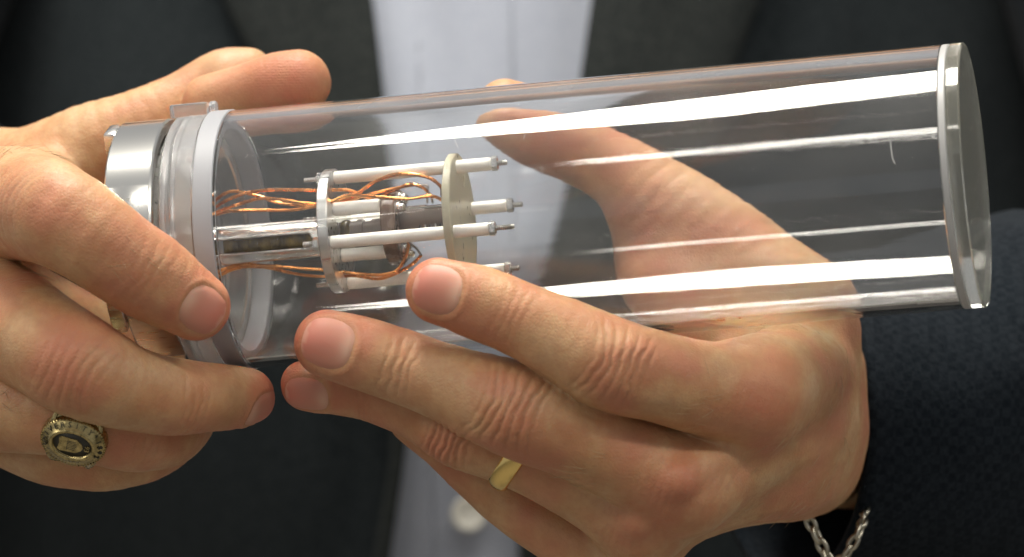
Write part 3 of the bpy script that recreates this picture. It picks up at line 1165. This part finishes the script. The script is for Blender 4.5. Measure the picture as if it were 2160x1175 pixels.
def make_nail(fr, V, Nn):
    """a curved plate lying on the finger's surface"""
    c, t, n, b, hw, hl, r = fr
    i = np.where(np.linalg.norm(V - c, axis=1) < 2.2 * r)[0]
    i = i[(Nn[i] @ n) > -.1]
    rel = V[i] - c
    S_, W_, H_ = rel @ t, rel @ b, rel @ n
    # smooth height over the nail: quadratic fit, so that the plate is clean
    sel = ((np.abs(S_) / hl) ** 2.6 + (np.abs(W_) / hw) ** 2.6 < 1.35) & (H_ > -.8 * r)
    S_, W_, H_ = S_[sel], W_[sel], H_[sel]
    Af = np.stack([np.ones_like(S_), S_, W_, S_ * S_, S_ * W_, W_ * W_, W_ ** 4, S_ ** 3, S_ ** 4, S_ * W_ * W_, (S_ * W_) ** 2], 1)
    co = np.linalg.lstsq(Af, H_, rcond=None)[0]

    def hgt(s, w_):
        return co @ np.array([1, s, w_, s * s, s * w_, w_ * w_, w_ ** 4, s ** 3, s ** 4, s * w_ * w_, (s * w_) ** 2])
    nr, ns = 9, 48
    Vv, F_, pg = [], [], []
    for j in range(nr):
        q = j / (nr - 1)
        for k in range(ns):
            a = 2 * math.pi * k / ns
            ca, sa = math.cos(a), math.sin(a)
            pw = 2 / 2.6
            s = hl * q * math.copysign(abs(ca) ** pw, ca)
            w_ = hw * q * math.copysign(abs(sa) ** pw, sa)
            z = hgt(s, w_) + .10 - .34 * max(0, q - .86) / .14 * (.4 if ca > .55 else 1)
            Vv.append(c + t * s + b * w_ + n * z)
            lun = np.exp(-(((s + .78 * hl) / (.30 * hl)) ** 2 + (w_ / (.6 * hw)) ** 2))
            tipw = .4 if s > .86 * hl else 0.
            pg.append((max(0, .75 - .35 * abs(w_ / hw)) * max(0, min(1, .55 + .5 * s / hl)), min(1, .45 * lun + .8 * tipw), 0, 1))
    for j in range(nr - 1):
        for k in range(ns):
            k2 = (k + 1) % ns
            F_.append([j * ns + k, (j + 1) * ns + k, (j + 1) * ns + k2, j * ns + k2])
    o = mk('fingernail', Vv, F_, 'nail', PERSON, sharp=0, origin=person_base)
    fix_normals(o)
    set_pigment(o.data, pg)


def hairs(V, Nn, spots, count, seed):
    g = np.random.default_rng(seed)
    Vh, Fh = [], []
    for (c, r, flow, n_) in spots:
        i = np.where((np.linalg.norm(V - c, axis=1) < r) & (Nn[:, 1] < .1))[0]
        if not len(i):
            continue
        for k in g.choice(i, n_):
            d = unit(np.array(flow) + g.normal(0, .3, 3))
            nn = Nn[k]
            d = unit(d - nn * (d @ nn))
            ln = g.uniform(3, 7)
            pts = [V[k] - nn * .2 + d * ln * t + nn * (.9 * t * (1 - .45 * t)) * ln * .35 for t in np.linspace(0, 1, 5)]
            v_, f_ = sweep(pts, np.array([.055, .055, .045, .03, .012]), 3, caps=False)
            n0 = len(Vh)
            Vh += [tuple(q) for q in v_]
            Fh += [[q + n0 for q in f] for f in f_]
    return Vh, Fh


M['hair'] = mat('fine_hair', (.42, .29, .16), .35)
h1 = hairs(L1, LN, [(P(1700, 900, 0), 24, (-.6, -.2, -.5), 55), (P(1250, 960, -24), 9, (-.8, 0, .3), 16), (P(1480, 830, -28), 8, (-.8, 0, .2), 14), (P(1600, 700, 10), 12, (-.5, 0, .6), 22)], 0, 3)
h2 = hairs(R1, RN, [(P(40, 400, 0), 14, (.7, 0, -.4), 45), (P(20, 640, -10), 12, (.7, 0, -.3), 28), (P(260, 540, -36), 7, (.8, 0, -.4), 8), (P(20, 860, -10), 8, (.8, 0, -.2), 10)], 0, 4)
hh = mk('hand_hair', h1[0] + h2[0], h1[1] + [[q + len(h1[0]) for q in f] for f in h2[1]], 'hair', PERSON, sharp=0, origin=person_base)
hh['kind'] = 'stuff'

for fr in nails_L:
    make_nail(fr, L0, LN)
for fr in nails_R:
    make_nail(fr, R0, RN)

# ------------------------------------------------------------------ clothes
def torso_y(X, Z):
    return 352 + 95 * (np.abs(X) / 190.) ** 2.2 + .16 * np.maximum(Z, 0) + .0022 * np.maximum(-Z, 0) ** 2 * 100 / (100 + np.maximum(-Z, 0)) + .12 * np.maximum(-Z, 0)


def poly(pts, py):
    ys = [p[1] for p in pts]
    return float(np.interp(py, ys, [p[0] for p in pts]))


def sheet(name, x0f, x1f, rows, cols, off, m, parent, folds=1.2, thick=2.0, seed=0, roll=0.):
    """cloth panel between two edge curves given down the photograph"""
    V, F = [], []
    for i in range(rows + 1):
        py = -420 + (3000 + 420) * i / rows
        for j in range(cols + 1):
            t = j / cols
            k = S * (D + 352) / D
            X = ((x0f(py) + (x1f(py) - x0f(py)) * t) - XC) * k
            Z = -(py - YC) * k
            y = torso_y(X, Z) + off - roll * (1 - abs(2 * t - 1) ** 4)
            V.append((X, y, Z))
    V = np.array(V)
    V[:, 1] += folds * 2.2 * vnoise(V * np.array([1 / 38., 0, 1 / 120.]), seed) + folds * vnoise(V * np.array([1 / 16., 0, 1 / 60.]), seed + 1)
    for i in range(rows):
        for j in range(cols):
            a = i * (cols + 1) + j
            F.append([a, a + cols + 1, a + cols + 2, a + 1])
    o = mk(name, V, F, m, parent, sharp=0, origin=person_base)
    s_ = o.modifiers.new('cloth', 'SOLIDIFY')
    s_.thickness = thick * MM
    s_.offset = 1
    return o


eL = [(700, -420), (780, 0), (802, 200), (835, 500), (850, 800), (838, 960), (806, 1175), (760, 1600)]
eR = [(1330, -420), (1252, 0), (1225, 200), (1190, 450), (1150, 760), (1118, 1000), (1112, 1175), (1130, 1600)]
shirt = sheet('shirt', lambda y: 640, lambda y: 1420, 90, 60, 16, 'shirt', PERSON, 2.6, 1.0, 11)
pk = sheet('placket', lambda y: 880 + .03 * (y - 200), lambda y: 1085 + .012 * (y - 200), 60, 16, 15.3, 'shirt', shirt, 2.6, .35, 11)
jl = sheet('jacket_front', lambda y: -1100, lambda y: poly(eL, y), 60, 70, 0, 'jacket', PERSON, 2.0, 2.5, 21)
jr = sheet('jacket_front', lambda y: poly(eR, y), lambda y: 3300, 60, 70, 0, 'jacket', PERSON, 2.0, 2.5, 31)
sheet('lapel', lambda y: poly([(330, -420), (470, 0), (560, 160), (720, 560), (834, 860), (838, 960), (800, 1175), (750, 1600)], y), lambda y: poly(eL, y) + 3, 60, 24, -7, 'lapel', jl, 1.2, 2.0, 21, 2.5)
sheet('lapel', lambda y: poly(eR, y) - 3, lambda y: poly([(1760, -420), (1600, 0), (1520, 200), (1340, 560), (1160, 780), (1120, 1000), (1114, 1175), (1135, 1600)], y), 60, 24, -7, 'lapel', jr, 1.2, 2.0, 31, 2.5)
bc = P(990, 1084, 352)
bc = P(990, 1084, float(torso_y(bc[0], bc[2])) + 9)
v_, f_ = lathe([(-1.2, 0), (-1.2, 4.2), (-.6, 5.4), (.4, 5.7), (1.1, 5.2), (1.25, 4.4), (.75, 3.6), (.7, 0)], 40, closed=False)
v_ = [(bc[0] + q[2], bc[1] - q[0], bc[2] + q[1]) for q in v_]
btn = fix_normals(mk('button', v_, f_, 'button', shirt, origin=person_base))
for sx in (-1, 1):
    for sz in (-1, 1):
        v2, f2 = lathe(disc_profile(.6, .9, .75, .1), 12)
        # thread holes
fix_normals(btn)


def sleeve(name, path, radii, parent, seed, m='sleeve'):
    pth = catmull(path, 10)
    rd = np.interp(np.linspace(0, 1, len(pth)), np.linspace(0, 1, len(radii)), radii)
    V, F = sweep(pth, rd, 48, caps=False)
    V = np.array(V)
    ctr = np.repeat(pth, 48, 0)
    dr = V - ctr
    dr /= np.linalg.norm(dr, axis=1)[:, None]
    amp = np.clip(np.repeat(np.arange(len(pth)), 48) / 14., .12, 1)
    V = V + dr * (amp * (3.0 * vnoise(V / 26., seed) + 1.2 * vnoise(V / 11., seed + 1)))[:, None]
    o = mk(name, V, F, m, parent, sharp=0, origin=person_base)
    s_ = o.modifiers.new('cloth', 'SOLIDIFY')
    s_.thickness = 2.2 * MM
    s_.offset = -1
    return o


sleeve('sleeve', [P(1660, 905, 82), P(1930, 898, 100), P(2150, 868, 124), P(2380, 880, 150), (258, 300, -70), (235, 400, 60), (205, 450, 200)], [40, 44, 52, 50, 58, 66, 74], jr, 41)
sleeve('sleeve', [P(-75, 560, 165), P(-200, 625, 190), P(-420, 740, 250), (-270, 360, -110), (-240, 410, 60), (-205, 450, 200)], [44, 47, 52, 58, 66, 74], jl, 51, 'sleeve')

# ------------------------------------------------------------------ rings and bracelet
def ring_matrix(c, t, n):
    c, t, n, b = frame(c, t, n)
    b = -b
    return Matrix(((t[0], -n[0], b[0], c[0] * MM), (t[1], -n[1], b[1], c[1] * MM), (t[2], -n[2], b[2], c[2] * MM), (0, 0, 0, 1)))


cW, rW = pt(LH, 'ring', 2)
tW = pt(LH, 'ring', 3)[0] - pt(LH, 'ring', 1)[0]
mw = ring_matrix(cW, (.80, -.08, -.60), CAMV)
v_, f_ = lathe([(2.7 * math.cos(a), rW - .15 + 1.75 * math.sin(a)) for a in np.linspace(0, 2 * math.pi, 20, endpoint=False)], 96)
wr = mk('wedding_ring', v_, f_, 'gold', None, sharp=0)
fix_normals(wr)
wr.matrix_world = mw
wr['label'] = 'plain polished gold band on the finger below the middle finger'
wr['category'] = 'ring'

cS, rS = pt(RH, 'ring', 3)
tS = pt(RH, 'ring', 4)[0] - pt(RH, 'ring', 2)[0]
mw = ring_matrix(cS, tS, (-.12, -1, -.55))
SG = empty('class_ring', 'heavy antique gold class ring with oval shield face on bent finger', 'ring', mw)
# local: x along the finger, -y out of the face, z across
V, F = [], []
na = 96
for i in range(na):
    a = 2 * math.pi * i / na
    wide = 3.0 + 3.6 * max(0, math.cos(a - math.pi / 2)) ** 1.5
    th = 1.0 + .9 * max(0, math.cos(a - math.pi / 2)) ** 2
    for (du, r) in ((-wide, rS - .3), (-wide, rS + th - .35), (-wide + .4, rS + th), (-wide + .9, rS + th), (-wide + 1.1, rS + th - .35), (wide - 1.1, rS + th - .35), (wide - .9, rS + th), (wide - .4, rS + th), (wide, rS + th - .35), (wide, rS - .3)):
        V.append((du, -r * math.sin(a), r * math.cos(a)))
k = 10
for i in range(na):
    for j in range(k):
        F.append([i * k + j, i * k + (j + 1) % k, ((i + 1) % na) * k + (j + 1) % k, ((i + 1) % na) * k + j])
fix_normals(mk('band', V, F, 'oldgold', SG, sharp=25))


def oval(profile, ax, az, n=64):
    """profile of (height, inset) swept round an oval facing -y"""
    V, F = [], []
    for (hh, q) in profile:
        for i in range(n):
            a = 2 * math.pi * i / n
            V.append(((ax - q) * math.cos(a), -hh, (az - q) * math.sin(a)))
    for j in range(len(profile) - 1):
        for i in range(n):
            i2 = (i + 1) % n
            F.append([j * n + i, j * n + i2, (j + 1) * n + i2, (j + 1) * n + i])
    F.append([(len(profile) - 1) * n + i for i in range(n)])
    return V, F


hb = rS + .6
bz = fix_normals(mk('bezel', *oval([(hb - 2.2, -.3), (hb + .2, -.2), (hb + .8, .05), (hb + 1.1, .5), (hb + 2.0, 1.9), (hb + 2.35, 2.1), (hb + 2.55, 2.35), (hb + 2.5, 2.8), (hb + 2.2, 3.0), (hb + 1.9, 3.1)], 7.7, 6.2), 'oldgold', SG, sharp=0))
fix_normals(mk('face', *oval([(hb + 1.85, 3.05), (hb + 1.98, 3.12)], 7.7, 6.2), 'patina', SG, sharp=0))
for i in range(60):
    a = 2 * math.pi * i / 60
    c_ = np.array([7.72 * math.cos(a), -(hb + .65), 6.22 * math.sin(a)])
    v2, f2 = rbox((0, 0, 0), (.32, .7, .34), .1)
    ca, sa = math.cos(a), math.sin(a)
    o = mk('bead', [(c_[0] + q[0] * ca - q[2] * sa, c_[1] + q[1], c_[2] + q[0] * sa + q[2] * ca) for q in v2], f2, 'oldgold', bz)
word = 'UNIVERSITY*1892'
for i, ch in enumerate(word):
    if ch == ' ':
        continue
    a = math.radians(196 - i * 15.5)
    v2, f2 = text_mesh(ch, 1.75, .22)
    rx, rz = 7.7 - 1.1, 6.2 - 1.1
    c_ = np.array([rx * math.cos(a), -(hb + 1.5), rz * math.sin(a)])
    out = unit([math.cos(a), 0, math.sin(a)])
    xdir = np.array([out[2], 0, -out[0]])
    nz = unit(np.array([0, -1., 0]) * .83 + out * .55)
    ydir = unit(np.cross(nz, xdir))
    fix_normals(mk('letter', [tuple(c_ + q[0] * xdir + q[1] * ydir + q[2] * nz) for q in v2], f2, 'patina', bz, sharp=20))
# shield with stripes, and figures
def prism(pts, d0, d1):
    n = len(pts)
    V = [(p[0], -d0, p[1]) for p in pts] + [(p[0], -d1, p[1]) for p in pts]
    return V, [list(range(n))[::-1], list(range(n, 2 * n))] + [[i, (i + 1) % n, n + (i + 1) % n, n + i] for i in range(n)]
h0 = hb + 1.95
sh = [(1.28 * p_ - .5, 1.28 * q_) for p_, q_ in [(-2.2, 1.2), (-1.7, 1.55), (-.9, 1.45), (1.2, 1.4), (2.2, .6), (2.5, 0), (2.2, -.7), (1.2, -1.4), (-.9, -1.45), (-1.7, -1.55), (-2.2, -1.2), (-2.0, 0)]]
sd = fix_normals(mk('shield', *prism(sh, h0, h0 + .35), 'oldgold', SG, sharp=20))
for q in range(6):
    z = -1.05 + q * .42
    fix_normals(mk('stripe', *prism([(-.85, z - .09), (1.35 - .2 * abs(q - 2.5), z - .09), (1.35 - .2 * abs(q - 2.5), z + .09), (-.85, z + .09)], h0 + .33, h0 + .37), 'patina', sd, sharp=20))
fix_normals(mk('stripe', *prism([(-1.15, -1.4), (-.98, -1.4), (-.98, 1.4), (-1.15, 1.4)], h0 + .33, h0 + .38), 'patina', sd, sharp=20))
v2, f2 = text_mesh('93', 1.7, .2)
fix_normals(mk('number', [(3.55 + q[1] * 1, -(h0 + .15) - q[2], -q[0]) for q in v2], f2, 'oldgold', SG, sharp=20))

# bracelet hanging below the wrist, partly in the sleeve
BR = empty('bracelet', 'thin metal link bracelet hanging below the wrist at dark sleeve', 'bracelet', Matrix.Translation(P(1760, 1100, 40) * MM))
loop = catmull([P(1692, 1070, 44), P(1716, 1115, 44), P(1734, 1152, 44), P(1756, 1186, 44), P(1780, 1176, 44), P(1800, 1144, 44), P(1817, 1110, 45), P(1824, 1060, 56), P(1810, 960, 84), P(1790, 860, 110), P(1740, 800, 112), P(1700, 900, 104), P(1685, 1000, 70), P(1692, 1070, 44)], 8)
seg = np.concatenate([[0], np.cumsum(np.linalg.norm(np.diff(loop, axis=0), axis=1))])
nl = int(seg[-1] / 3.1)
proto = None
b0 = P(1760, 1100, 40)
v_, f_ = [], []
for i in range(20):
    a = 2 * math.pi * i / 20
    for j in range(8):
        bb = 2 * math.pi * j / 8
        rr_ = .6 * math.cos(bb)
        v_.append(((2.0 + rr_) * math.cos(a), .6 * math.sin(bb), (1.05 + rr_) * math.sin(a)))
for i in range(20):
    for j in range(8):
        f_.append([i * 8 + j, i * 8 + (j + 1) % 8, ((i + 1) % 20) * 8 + (j + 1) % 8, ((i + 1) % 20) * 8 + j])
for i in range(nl):
    s0 = seg[-1] * (i + .5) / nl
    c_ = np.array([np.interp(s0, seg, loop[:, q]) for q in range(3)])
    t_ = unit(np.array([np.interp(s0 + 1, seg, loop[:, q]) for q in range(3)]) - c_ + 1e-6)
    mt = ring_matrix((c_ - b0), t_, (-.5, -1, .3) if i % 2 else (.8, -.5, -.2))
    if proto is None:
        proto = mk('link', v_, f_, 'silver', BR, sharp=0)
        fix_normals(proto)
        proto.matrix_local = mt
    else:
        copy_to(proto, BR, mt)
